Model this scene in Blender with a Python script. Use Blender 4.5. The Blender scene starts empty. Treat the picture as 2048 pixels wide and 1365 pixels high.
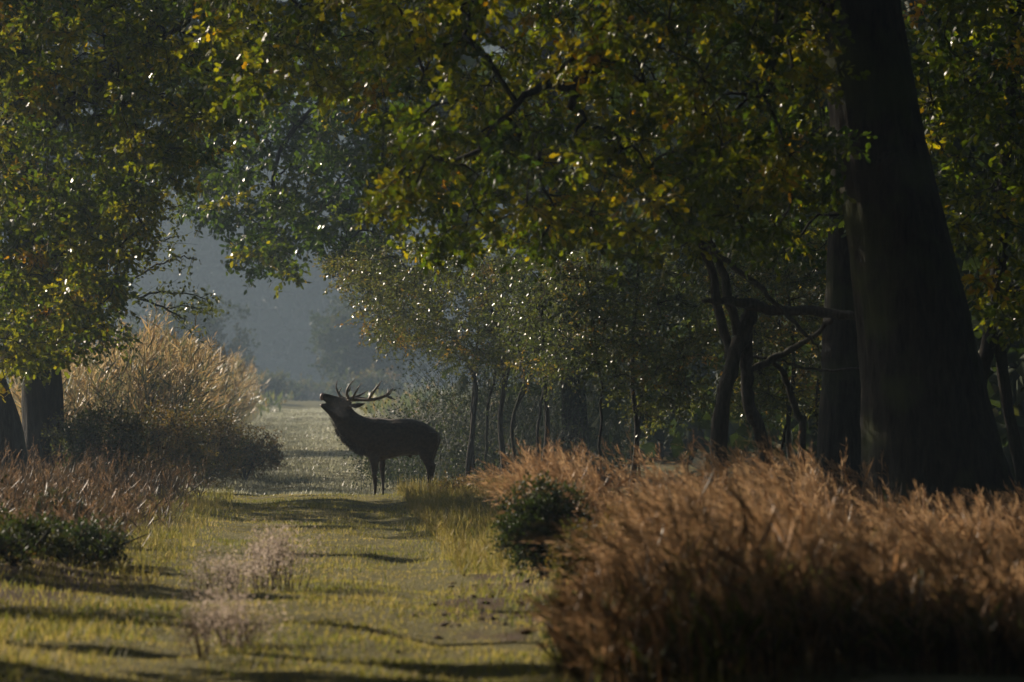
import bpy, bmesh, math
import numpy as np
from mathutils import Vector

rng = np.random.default_rng(11)
R = math.radians
scene = bpy.context.scene
COL = scene.collection

# ------------------------------------------------------------------ camera
FPX, CX, HY, EYE = 10240.0, 1024.0, 785.0, 1.6       # focal length in photo pixels, centre column, horizon row, eye height
cam = bpy.data.objects.new('camera', bpy.data.cameras.new('camera'))
COL.objects.link(cam)
cam.location = (0, 0, EYE)
cam.rotation_euler = (R(90) + math.atan((HY - 682.5) / FPX), 0, 0)
cam.data.sensor_width = 36.0
cam.data.lens = 36.0 * FPX / 2048.0
cam.data.clip_start, cam.data.clip_end = 0.5, 3000
cam.data.dof.use_dof = True
cam.data.dof.focus_distance = 77.0
cam.data.dof.aperture_fstop = 4.0
scene.camera = cam

# ------------------------------------------------------------------ sky, sun, exposure
SUN_AZ, SUN_EL = -50.0, 24.0                          # degrees from straight ahead (minus = left), above the horizon
world = bpy.data.worlds.new('World'); scene.world = world; world.use_nodes = True
wn = world.node_tree
sky = wn.nodes.new('ShaderNodeTexSky'); sky.sky_type = 'NISHITA'; sky.sun_disc = False
sky.sun_elevation = R(SUN_EL); sky.sun_rotation = R(SUN_AZ)
wn.links.new(sky.outputs[0], wn.nodes['Background'].inputs[0])
wn.nodes['Background'].inputs[1].default_value = 0.05
sd = Vector((math.sin(R(SUN_AZ)) * math.cos(R(SUN_EL)), math.cos(R(SUN_AZ)) * math.cos(R(SUN_EL)), math.sin(R(SUN_EL))))
sun = bpy.data.objects.new('sun', bpy.data.lights.new('sun', 'SUN')); COL.objects.link(sun)
sun.data.energy = 5.0; sun.data.angle = R(0.53); sun.data.color = (1.0, 0.86, 0.68)
sun.rotation_euler = (-sd).to_track_quat('-Z', 'Y').to_euler(); sun.location = (-30, 40, 30)
vs = scene.view_settings
vs.view_transform = 'Standard'; vs.look = 'None'; vs.exposure = 0.6; vs.gamma = 1.0; vs.use_curve_mapping = False
scene.cycles.use_denoising = True
scene.cycles.max_bounces = 6; scene.cycles.diffuse_bounces = 2; scene.cycles.glossy_bounces = 2
scene.cycles.transmission_bounces = 4; scene.cycles.volume_bounces = 0; scene.cycles.transparent_max_bounces = 6
scene.cycles.sample_clamp_indirect = 4.0

# ------------------------------------------------------------------ helpers
def P(px, py, d):
    """photo pixel + distance along the view -> world point"""
    return np.array([(px - CX) / FPX * d, d, EYE + (HY - py) / FPX * d])

def sstep(a, b, v):
    t = np.clip((v - a) / (b - a), 0, 1); return t * t * (3 - 2 * t)

def ride_x(y):                                         # centre line of the grassy ride
    return -0.0375 * y - 0.08

def gz(x, y):
    """height of the ground"""
    x = np.asarray(x, float); y = np.asarray(y, float)
    z = -0.22 * sstep(79, 88, y) + 1.25 * sstep(92, 330, y)
    r = x - ride_x(y)
    off = np.clip(np.abs(r) - 1.5, 0, 4)
    z = z + 0.10 * sstep(0, 1.5, off) + 0.03 * np.sin(1.7 * x + 0.9 * y) * np.sin(0.63 * y + 2 * x)
    z = z - 0.05 * np.exp(-((np.abs(r) - 0.85) / 0.28) ** 2) * (0.6 + 0.4 * np.sin(0.8 * y))
    z = z + 0.022 * np.sin(3.1 * y + 1.3 * np.sin(2.1 * x)) * np.sin(2.3 * x + 0.4 * y) + 0.05 * np.sin(0.31 * y) * np.sin(0.9 * x)
    return z

def patchy(x, y, s=1.0, p=0.0):
    return .5 + .25 * np.sin(1.3 * x * s + .5 * y * s + p) + .25 * np.sin(.37 * y * s - 2.1 * x * s + 1.3 * p) * np.sin(.21 * y + p)

def prop(o, label=None, cat=None, group=None, kind=None):
    if label: o['label'] = label
    if cat: o['category'] = cat
    if group: o['group'] = group
    if kind: o['kind'] = kind
    return o

def empty(name, loc, label, cat, group=None):
    o = bpy.data.objects.new(name, None); COL.objects.link(o); o.location = loc
    o.empty_display_size = 0.2
    return prop(o, label, cat, group)

def make_mesh(name, V, F, mat, tint=None, smooth=False, parent=None):
    """V (n,3); F list of equal-sided face arrays, or one array; tint per vertex"""
    if isinstance(F, np.ndarray): F = [F]
    F = [f for f in F if len(f)]
    me = bpy.data.meshes.new(name)
    me.vertices.add(len(V)); me.vertices.foreach_set('co', np.ascontiguousarray(V, dtype=np.float32).ravel())
    nl = sum(f.size for f in F); nf = sum(len(f) for f in F)
    me.loops.add(nl); me.loops.foreach_set('vertex_index', np.concatenate([f.ravel() for f in F]).astype(np.int32))
    me.polygons.add(nf)
    sizes = np.concatenate([np.full(len(f), f.shape[1]) for f in F]).astype(np.int32)
    starts = np.concatenate([[0], np.cumsum(sizes)[:-1]]).astype(np.int32)
    me.polygons.foreach_set('loop_start', starts)
    if smooth: me.polygons.foreach_set('use_smooth', np.ones(nf, dtype=bool))
    if tint is not None:
        a = me.attributes.new('tint', 'FLOAT', 'POINT'); a.data.foreach_set('value', np.asarray(tint, dtype=np.float32))
    me.update(calc_edges=True); me.validate()
    me.materials.append(mat)
    o = bpy.data.objects.new(name, me); COL.objects.link(o)
    if parent is not None:
        o.parent = parent
        loc = np.array(parent.location)
        me.transform(__import__('mathutils').Matrix.Translation(Vector(-loc)))
    return o

class Bag:
    """collects vertices and faces of one mesh"""
    def __init__(s): s.V = []; s.F3 = []; s.F4 = []; s.T = []; s.n = 0
    def add(s, V, F3=None, F4=None, t=0.5):
        V = np.asarray(V, float).reshape(-1, 3)
        if F3 is not None and len(F3): s.F3.append(np.asarray(F3, np.int64).reshape(-1, 3) + s.n)
        if F4 is not None and len(F4): s.F4.append(np.asarray(F4, np.int64).reshape(-1, 4) + s.n)
        s.V.append(V); s.T.append(np.broadcast_to(np.asarray(t, float), (len(V),)).copy()); s.n += len(V)
    def build(s, name, mat, parent=None, smooth=False):
        F = []
        if s.F3: F.append(np.concatenate(s.F3))
        if s.F4: F.append(np.concatenate(s.F4))
        return make_mesh(name, np.concatenate(s.V), F, mat, np.concatenate(s.T), smooth, parent)

def unit(v): return v / np.maximum(np.linalg.norm(v, axis=-1, keepdims=True), 1e-9)

def smooth_line(pts, n):
    """Catmull-Rom through rows of any width"""
    pts = np.asarray(pts, float); k = len(pts)
    if k == 2: return pts[0] + (pts[1] - pts[0]) * np.linspace(0, 1, n)[:, None]
    Q = np.vstack([2 * pts[0] - pts[1], pts, 2 * pts[-1] - pts[-2]])
    u = np.linspace(0, k - 1 - 1e-6, n); i = u.astype(int); t = (u - i)[:, None]
    a, b, c, d = Q[i], Q[i + 1], Q[i + 2], Q[i + 3]
    return 0.5 * (2 * b + (c - a) * t + (2 * a - 5 * b + 4 * c - d) * t * t + (3 * b - a - 3 * c + d) * t ** 3)

def tube(bag, pts, rad, sides=8, t=0.5, rough=0.0, cap=True, furrow=0):
    pts = np.asarray(pts, float); n = len(pts); rad = np.broadcast_to(np.asarray(rad, float), (n,))
    T = unit(np.gradient(pts, axis=0))
    ref = np.array([0.0, 1.0, 0.0]) if abs(T[0][1]) < 0.85 else np.array([1.0, 0, 0])
    A = unit(np.cross(T, ref)); B = np.cross(T, A)
    ang = np.linspace(0, 2 * math.pi, sides, endpoint=False)
    rr = np.ones((n, sides))
    if rough: rr = rr + rough * rng.normal(size=(n, sides))
    if furrow:                                          # plated bark: ridges that run along and wander
        L = np.concatenate([[0], np.cumsum(np.linalg.norm(np.diff(pts, axis=0), axis=1))])[:, None]
        ph = ang[None, :] * furrow + 1.6 * np.sin(L * 2.1 + ang * 3) + 0.9 * np.sin(L * 5.3 + ang * 7)
        rr = rr + 0.028 * np.sign(np.sin(ph)) * np.abs(np.sin(ph)) ** 0.5 + 0.03 * np.sin(L * 1.3 + ang * 2) + 0.008 * rng.normal(size=(n, sides))
    V = pts[:, None, :] + (rad[:, None] * rr)[..., None] * (np.cos(ang)[None, :, None] * A[:, None, :] + np.sin(ang)[None, :, None] * B[:, None, :])
    i = np.arange(n - 1)[:, None]; j = np.arange(sides)[None, :]; j2 = (j + 1) % sides
    F = np.stack([i * sides + j, i * sides + j2, (i + 1) * sides + j2, (i + 1) * sides + j], -1).reshape(-1, 4)
    V = V.reshape(-1, 3); F3 = None
    if cap:
        V = np.vstack([V, pts[0], pts[-1]]); c0, c1 = n * sides, n * sides + 1
        jj = np.arange(sides); kk = (jj + 1) % sides
        F3 = np.vstack([np.stack([np.full(sides, c0), kk, jj], -1), np.stack([np.full(sides, c1), (n - 1) * sides + jj, (n - 1) * sides + kk], -1)])
    bag.add(V, F3, F, t)

# leaf outlines: x across, y along the leaf, z out of it
def oak_leaf():
    rim = [(.17, .22), (.085, .37), (.28, .58), (.19, .86)]
    V = [(0, 0, 0), (0, .36, -.03), (0, .68, -.03), (0, 1, .03)]
    r0 = len(V); V += [(x, y, .06) for x, y in rim]; l0 = len(V); V += [(-x, y, .06) for x, y in rim]
    F = []
    for a, s in ((r0, 0), (l0, 1)):
        f = [(0, a, a + 1), (0, a + 1, 1), (1, a + 1, a + 2), (1, a + 2, 2), (2, a + 2, a + 3), (2, a + 3, 3)]
        F += [t[::-1] if s else t for t in f]
    return np.array(V, float), np.array(F)
OAK = oak_leaf()
OVAL = (np.array([(0, 0, 0), (.22, .28, .05), (.24, .6, .05), (0, 1, 0), (-.24, .6, .05), (-.22, .28, .05), (0, .5, -.02)], float),
        np.array([(0, 1, 6), (1, 2, 6), (2, 3, 6), (3, 4, 6), (4, 5, 6), (5, 0, 6)]))
DIAM = (np.array([(0, 0, 0), (.27, .5, .06), (0, 1, 0), (-.27, .5, .06)], float), np.array([(0, 1, 2), (0, 2, 3)]))
LOBE = (np.array([(0, 0, 0), (.25, .35, .05), (.16, .6, 0), (.26, .85, .05), (0, 1, 0), (-.26, .85, .05), (-.16, .6, 0), (-.25, .35, .05)], float),
        np.array([(0, 1, 7), (1, 2, 6), (1, 6, 7), (2, 3, 5), (2, 5, 6), (3, 4, 5)]))
HEX = (np.array([(0, 0, 0), (.24, .32, .05), (.2, .74, .05), (0, 1, 0), (-.2, .74, .05), (-.24, .32, .05)], float), np.array([(0, 1, 5), (1, 2, 4), (1, 4, 5), (2, 3, 4)]))

def leaves(bag, pos, axis, size, tint, shape=OAK, nbias=0.5, aspect=1.0):
    """one leaf blade per row of pos, pointing along axis"""
    n = len(pos); TV, TF = shape
    a = unit(axis)
    nn = rng.normal(size=(n, 3)); nn[:, 2] += nbias
    s = unit(np.cross(a, nn)); nrm = np.cross(s, a)
    size = np.broadcast_to(np.asarray(size, float), (n,))
    V = pos[:, None, :] + size[:, None, None] * (TV[None, :, 0:1] * aspect * s[:, None, :] + TV[None, :, 1:2] * a[:, None, :] + TV[None, :, 2:3] * nrm[:, None, :])
    F = TF[None] + (np.arange(n) * len(TV))[:, None, None]
    bag.add(V.reshape(-1, 3), F.reshape(-1, 3), None, np.repeat(np.broadcast_to(tint, (n,)), len(TV)))

def poly_sample(poly, n, d0, d1, mind=0.25, edge=None):
    """world points spread through the volume whose outline in the photograph is poly"""
    poly = np.asarray(poly, float); lo, hi = poly.min(0), poly.max(0); out = []
    tries = 0
    while len(out) < n and tries < n * 60:
        tries += 1
        q = lo + (hi - lo) * rng.random(2); d = d0 + (d1 - d0) * rng.random()
        x, y = q; c = False; k = len(poly) - 1
        for i in range(len(poly)):
            if (poly[i, 1] > y) != (poly[k, 1] > y) and x < (poly[k, 0] - poly[i, 0]) * (y - poly[i, 1]) / (poly[k, 1] - poly[i, 1]) + poly[i, 0]: c = not c
            k = i
        if not c: continue
        p = P(x, y, d)
        if out and np.min(np.sum((np.array(out) - p) ** 2, 1)) < mind ** 2: continue
        out.append(p)
    return np.array(out)

def ball_sample(c, r, n):
    v = unit(rng.normal(size=(n, 3))) * (rng.random((n, 1)) ** 0.45)
    return np.asarray(c) + v * np.asarray(r)

def sprays(leafbag, twigbag, C, rad, twigs, per, size, shape, tint0, tintsd, droop=0.35, flat=0.65, autumn=0.07, nbias=0.5, twig_r=0.004):
    """clusters of leafy twigs round the points C"""
    m = len(C)
    if m == 0: return
    ct = np.clip(tint0 + tintsd * rng.normal(size=m) + (rng.random(m) < autumn) * rng.uniform(.2, .5, m), 0, 1)
    D = rng.normal(size=(m, twigs, 3)) * np.array([1, 1, flat]); D[..., 2] -= droop * 0.6; D = unit(D)
    L = rad * rng.uniform(.55, 1.15, size=(m, twigs, 1))
    tips = C[:, None, :] + D * L
    tips[..., 2] -= droop * L[..., 0] * 0.25
    t = (np.arange(per) + rng.random((m, twigs, per))) / per
    t = 0.15 + 0.85 * t
    base = np.broadcast_to(C[:, None, :], tips.shape)
    pos = base[:, :, None, :] + (tips - base)[:, :, None, :] * t[..., None]
    side = rng.normal(size=pos.shape)
    ax = D[:, :, None, :] * 0.7 + side * 0.75; ax[..., 2] -= droop
    pos = pos + unit(side) * 0.012
    tt = np.clip(ct[:, None, None] + 0.09 * rng.normal(size=t.shape) + (rng.random(t.shape) < autumn * 0.35) * 0.35, 0, 1)
    sz = size * rng.uniform(.65, 1.2, size=t.shape)
    leaves(leafbag, pos.reshape(-1, 3), ax.reshape(-1, 3), sz.ravel(), tt.ravel(), shape, nbias)
    if twigbag is not None:                              # three-sided twigs
        a = base.reshape(-1, 3); b = tips.reshape(-1, 3); k = len(a); d = unit(b - a)
        u = unit(np.cross(d, rng.normal(size=(k, 3)))); w = np.cross(d, u)
        ring = [u, -0.5 * u + .87 * w, -0.5 * u - .87 * w]
        V = np.stack([a + twig_r * r for r in ring] + [b + twig_r * .4 * r for r in ring], 1)
        f = np.array([(0, 1, 4, 3), (1, 2, 5, 4), (2, 0, 3, 5)])
        twigbag.add(V.reshape(-1, 3), None, (f[None] + (np.arange(k) * 6)[:, None, None]).reshape(-1, 4))

def grow(bag, nodes, C, r0=0.03, kink=0.25):
    """join every cluster to the nearest wood already grown"""
    nodes = [np.asarray(q) for q in nodes]; N = np.array(nodes); C = np.asarray(C)
    left = list(range(len(C)))
    best = np.array([np.min(np.linalg.norm(N - c, axis=1)) for c in C]) if len(C) else []
    bi = np.array([np.argmin(np.linalg.norm(N - c, axis=1)) for c in C]) if len(C) else []
    best = np.array(best); bi = np.array(bi)
    done = np.zeros(len(C), bool)
    NL = list(N); depth = [0] * len(NL)
    for _ in range(len(C)):
        k = int(np.argmin(np.where(done, 1e9, best))); done[k] = True
        a = NL[bi[k]]; b = C[k]; l = np.linalg.norm(b - a); dp = depth[bi[k]] + 1
        m1 = a + (b - a) * .35 + rng.normal(size=3) * l * .10 + np.array([0, 0, l * .10]); m2 = a + (b - a) * .7 + rng.normal(size=3) * l * .10 + np.array([0, 0, l * .08])
        ra = max(r0 * 0.86 ** dp, 0.006)
        pts = smooth_line([a, m1, m2, b], 6)
        tube(bag, pts, np.linspace(ra, ra * .55, 6), 4, cap=False)
        for q in (pts[2], pts[4], b):
            NL.append(q); depth.append(dp)
            dd = np.linalg.norm(C - q, axis=1); up = dd < best
            best = np.where(up, dd, best); bi = np.where(up, len(NL) - 1, bi)

# ------------------------------------------------------------------ materials
def material(name):
    m = bpy.data.materials.new(name); m.use_nodes = True; nt = m.node_tree
    for n in list(nt.nodes): nt.nodes.remove(n)
    out = nt.nodes.new('ShaderNodeOutputMaterial')
    return m, nt, out
def node(nt, kind, **kw):
    n = nt.nodes.new(kind)
    for k, v in kw.items():
        if k.startswith('i_'): n.inputs[k[2:].replace('_', ' ')].default_value = v
        else: setattr(n, k, v)
    return n
def ramp(nt, fac, stops):
    r = nt.nodes.new('ShaderNodeValToRGB'); e = r.color_ramp.elements
    while len(e) < len(stops): e.new(0.5)
    for el, (p, c) in zip(e, stops): el.position = p; el.color = (*c, 1)
    nt.links.new(fac, r.inputs[0]); return r

def leaf_material(name, stops, trans=0.45, rough=0.32, tr_gain=1.6, spec=0.5, warm=.5):
    m, nt, out = material(name)
    at = node(nt, 'ShaderNodeAttribute', attribute_name='tint')
    c = ramp(nt, at.outputs['Fac'], stops)
    geo = node(nt, 'ShaderNodeTexCoord'); nz = node(nt, 'ShaderNodeTexNoise', i_Scale=60.0, i_Detail=2.0)
    nt.links.new(geo.outputs['Object'], nz.inputs['Vector'])
    var = node(nt, 'ShaderNodeMixRGB', blend_type='MULTIPLY'); var.inputs[0].default_value = 0.6
    g = ramp(nt, nz.outputs['Fac'], [(0.3, (.55, .55, .55)), (0.7, (1.2, 1.15, 1.0))])
    nt.links.new(c.outputs[0], var.inputs[1]); nt.links.new(g.outputs[0], var.inputs[2])
    b = node(nt, 'ShaderNodeBsdfPrincipled'); b.inputs['Roughness'].default_value = rough
    b.inputs['Specular IOR Level'].default_value = spec
    nt.links.new(var.outputs[0], b.inputs['Base Color'])
    tr = node(nt, 'ShaderNodeBsdfTranslucent')
    gain = node(nt, 'ShaderNodeMixRGB', blend_type='MULTIPLY'); gain.inputs[0].default_value = 1.0
    gain.inputs[2].default_value = (tr_gain, tr_gain * 1.0, tr_gain * warm, 1)
    nt.links.new(var.outputs[0], gain.inputs[1]); nt.links.new(gain.outputs[0], tr.inputs['Color'])
    mx = node(nt, 'ShaderNodeMixShader'); mx.inputs[0].default_value = trans
    nt.links.new(b.outputs[0], mx.inputs[1]); nt.links.new(tr.outputs[0], mx.inputs[2]); nt.links.new(mx.outputs[0], out.inputs[0])
    return m

def bark_material(name, dark, light, scale=1.0, moss=0.0):
    m, nt, out = material(name)
    tc = node(nt, 'ShaderNodeTexCoord'); mp = node(nt, 'ShaderNodeMapping'); mp.inputs['Scale'].default_value = (9 * scale, 9 * scale, 1.6 * scale)
    nt.links.new(tc.outputs['Object'], mp.inputs['Vector'])
    v = node(nt, 'ShaderNodeTexNoise', i_Scale=2.4, i_Detail=8.0, i_Roughness=0.65); nt.links.new(mp.outputs[0], v.inputs['Vector'])
    c = ramp(nt, v.outputs['Fac'], [(0.32, dark), (0.5, tuple((a + b) / 2 for a, b in zip(dark, light))), (0.68, light)])
    n2 = node(nt, 'ShaderNodeTexNoise', i_Scale=1.3, i_Detail=4.0); nt.links.new(tc.outputs['Object'], n2.inputs['Vector'])
    ms = ramp(nt, n2.outputs['Fac'], [(0.5, (0, 0, 0)), (0.66, (moss, moss, moss))])
    mx = node(nt, 'ShaderNodeMixRGB'); mx.inputs[2].default_value = (.05, .06, .02, 1)
    nt.links.new(ms.outputs[0], mx.inputs[0]); nt.links.new(c.outputs[0], mx.inputs[1])
    b = node(nt, 'ShaderNodeBsdfPrincipled'); b.inputs['Roughness'].default_value = .9; b.inputs['Specular IOR Level'].default_value = .2
    nt.links.new(mx.outputs[0], b.inputs['Base Color'])
    bp = node(nt, 'ShaderNodeBump'); bp.inputs['Strength'].default_value = .9; bp.inputs['Distance'].default_value = .03
    nt.links.new(v.outputs['Fac'], bp.inputs['Height']); nt.links.new(bp.outputs[0], b.inputs['Normal']); nt.links.new(b.outputs[0], out.inputs[0])
    return m

M_OAK = leaf_material('oak_leaf', [(0.0, (.022, .045, .012)), (.35, (.055, .078, .012)), (.6, (.135, .135, .015)), (.8, (.22, .17, .015)), (1, (.26, .13, .015))], trans=.55, tr_gain=2.3, warm=.2)
M_SMALL = leaf_material('small_leaf', [(0.0, (.04, .06, .03)), (.4, (.075, .095, .035)), (.7, (.13, .13, .04)), (1, (.24, .14, .05))], trans=.45, rough=.3)
M_BUSH = leaf_material('bush_leaf', [(0.0, (.022, .04, .016)), (.4, (.045, .065, .025)), (.7, (.09, .09, .035)), (1, (.17, .11, .05))], trans=.35, rough=.55, spec=.3)
M_WOOD = leaf_material('far_leaf', [(0.0, (.02, .035, .015)), (.5, (.04, .06, .02)), (1, (.09, .075, .025))], trans=.3, rough=.7, spec=.15)
M_GRASS = leaf_material('grass_blade', [(0.0, (.035, .06, .015)), (.35, (.10, .125, .025)), (.65, (.24, .21, .065)), (1, (.40, .31, .18))], trans=.5, rough=.6, warm=.7, spec=.3)
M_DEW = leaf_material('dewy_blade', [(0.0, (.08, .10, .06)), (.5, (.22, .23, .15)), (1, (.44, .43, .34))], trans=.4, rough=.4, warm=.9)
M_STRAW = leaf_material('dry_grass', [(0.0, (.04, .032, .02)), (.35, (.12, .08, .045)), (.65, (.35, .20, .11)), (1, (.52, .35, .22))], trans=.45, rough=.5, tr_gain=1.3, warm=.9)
M_REED = leaf_material('reed', [(0.0, (.05, .07, .035)), (.3, (.12, .13, .06)), (.55, (.30, .23, .135)), (.8, (.44, .28, .12)), (1, (.50, .40, .30))], trans=.5, rough=.4, tr_gain=1.3, warm=.8)
M_FLUFF = leaf_material('dry_flower', [(0.0, (.09, .07, .05)), (.5, (.36, .28, .23)), (1, (.62, .52, .46))], trans=.4, rough=.7, tr_gain=1.2, spec=.2, warm=1.0)
M_BARK = bark_material('oak_bark', (.008, .007, .006), (.042, .034, .027), 1.0, .8)
M_BARK2 = bark_material('young_bark', (.014, .012, .010), (.05, .042, .034), 2.0, .4)
M_DEAD = bark_material('dead_wood', (.02, .017, .014), (.085, .072, .06), 1.5, .3)

def ground_material():
    m, nt, out = material('ground_soil_and_turf')
    tc = node(nt, 'ShaderNodeTexCoord')
    n1 = node(nt, 'ShaderNodeTexNoise', i_Scale=0.9, i_Detail=6.0, i_Roughness=.6); nt.links.new(tc.outputs['Object'], n1.inputs['Vector'])
    n2 = node(nt, 'ShaderNodeTexNoise', i_Scale=14.0, i_Detail=8.0, i_Roughness=.7); nt.links.new(tc.outputs['Object'], n2.inputs['Vector'])
    turf = ramp(nt, n2.outputs['Fac'], [(.3, (.06, .062, .022)), (.5, (.15, .135, .05)), (.7, (.26, .21, .10))])
    soil = ramp(nt, n2.outputs['Fac'], [(.3, (.045, .03, .018)), (.7, (.15, .10, .06))])
    at = node(nt, 'ShaderNodeAttribute', attribute_name='tint')
    add = node(nt, 'ShaderNodeMath', operation='MULTIPLY_ADD'); nt.links.new(n1.outputs['Fac'], add.inputs[0]); add.inputs[1].default_value = .7; nt.links.new(at.outputs['Fac'], add.inputs[2])
    k = ramp(nt, add.outputs[0], [(.62, (0, 0, 0)), (.86, (1, 1, 1))])
    mx = node(nt, 'ShaderNodeMixRGB'); nt.links.new(k.outputs[0], mx.inputs[0]); nt.links.new(turf.outputs[0], mx.inputs[1]); nt.links.new(soil.outputs[0], mx.inputs[2])
    b = node(nt, 'ShaderNodeBsdfPrincipled'); b.inputs['Roughness'].default_value = .95; b.inputs['Specular IOR Level'].default_value = .15
    nt.links.new(mx.outputs[0], b.inputs['Base Color'])
    bp = node(nt, 'ShaderNodeBump'); bp.inputs['Strength'].default_value = 1.0; bp.inputs['Distance'].default_value = .05
    nt.links.new(n2.outputs['Fac'], bp.inputs['Height']); nt.links.new(bp.outputs[0], b.inputs['Normal']); nt.links.new(b.outputs[0], out.inputs[0])
    return m
M_GROUND = ground_material()

def soil_mat():
    m, nt, out = material('dug_soil')
    tc = node(nt, 'ShaderNodeTexCoord'); n = node(nt, 'ShaderNodeTexNoise', i_Scale=25.0, i_Detail=8.0); nt.links.new(tc.outputs['Object'], n.inputs['Vector'])
    c = ramp(nt, n.outputs['Fac'], [(.3, (.04, .025, .014)), (.7, (.13, .08, .045))])
    b = node(nt, 'ShaderNodeBsdfPrincipled'); b.inputs['Roughness'].default_value = .95; nt.links.new(c.outputs[0], b.inputs['Base Color'])
    bp = node(nt, 'ShaderNodeBump'); bp.inputs['Distance'].default_value = .03; nt.links.new(n.outputs['Fac'], bp.inputs['Height']); nt.links.new(bp.outputs[0], b.inputs['Normal'])
    nt.links.new(b.outputs[0], out.inputs[0]); return m
M_SOIL = soil_mat()

# ------------------------------------------------------------------ ground
def bare(x, y):
    """trodden or dug earth: 0 turf .. 1 bare"""
    r = x - ride_x(y)
    dug = np.exp(-((((x + .08) / .50) ** 2 + ((y - 39) / 6) ** 2)) ** 2)
    leftb = np.exp(-(((r + 2.0) / .7) ** 2 + ((y - 44) / 7) ** 2)) * .7
    under = sstep(1.6, 3.0, np.abs(r)) * .35
    nz_ = .55 + .45 * np.sin(9 * x + 2.1 * y) * np.sin(1.7 * y - 6 * x) + .3 * np.sin(17 * x - 3.3 * y)
    return np.clip(dug * nz_ * 1.1 + leftb + under, 0, 1)

gx = np.concatenate([np.linspace(-320, -40, 15)[:-1], np.linspace(-40, -12, 20)[:-1], np.arange(-12, 12, .24), np.linspace(12, 40, 20), np.linspace(40, 320, 15)[1:]])
gy = np.concatenate([np.linspace(-40, 22, 20)[:-1], np.arange(22, 130, .42), np.linspace(130, 260, 70), np.linspace(260, 760, 70)[1:]])
GX, GY = np.meshgrid(gx, gy)
GZ = gz(GX, GY) - 0.0
V = np.stack([GX, GY, GZ], -1).reshape(-1, 3)
nxg, nyg = len(gx), len(gy)
ii, jj = np.meshgrid(np.arange(nyg - 1), np.arange(nxg - 1), indexing='ij')
F = np.stack([ii * nxg + jj, ii * nxg + jj + 1, (ii + 1) * nxg + jj + 1, (ii + 1) * nxg + jj], -1).reshape(-1, 4)
ground = make_mesh('ground', V, F, M_GROUND, bare(V[:, 0], V[:, 1]), True)
prop(ground, 'uneven turf and bare earth of the woodland ride and its verges', 'ground', None, 'structure')

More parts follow.
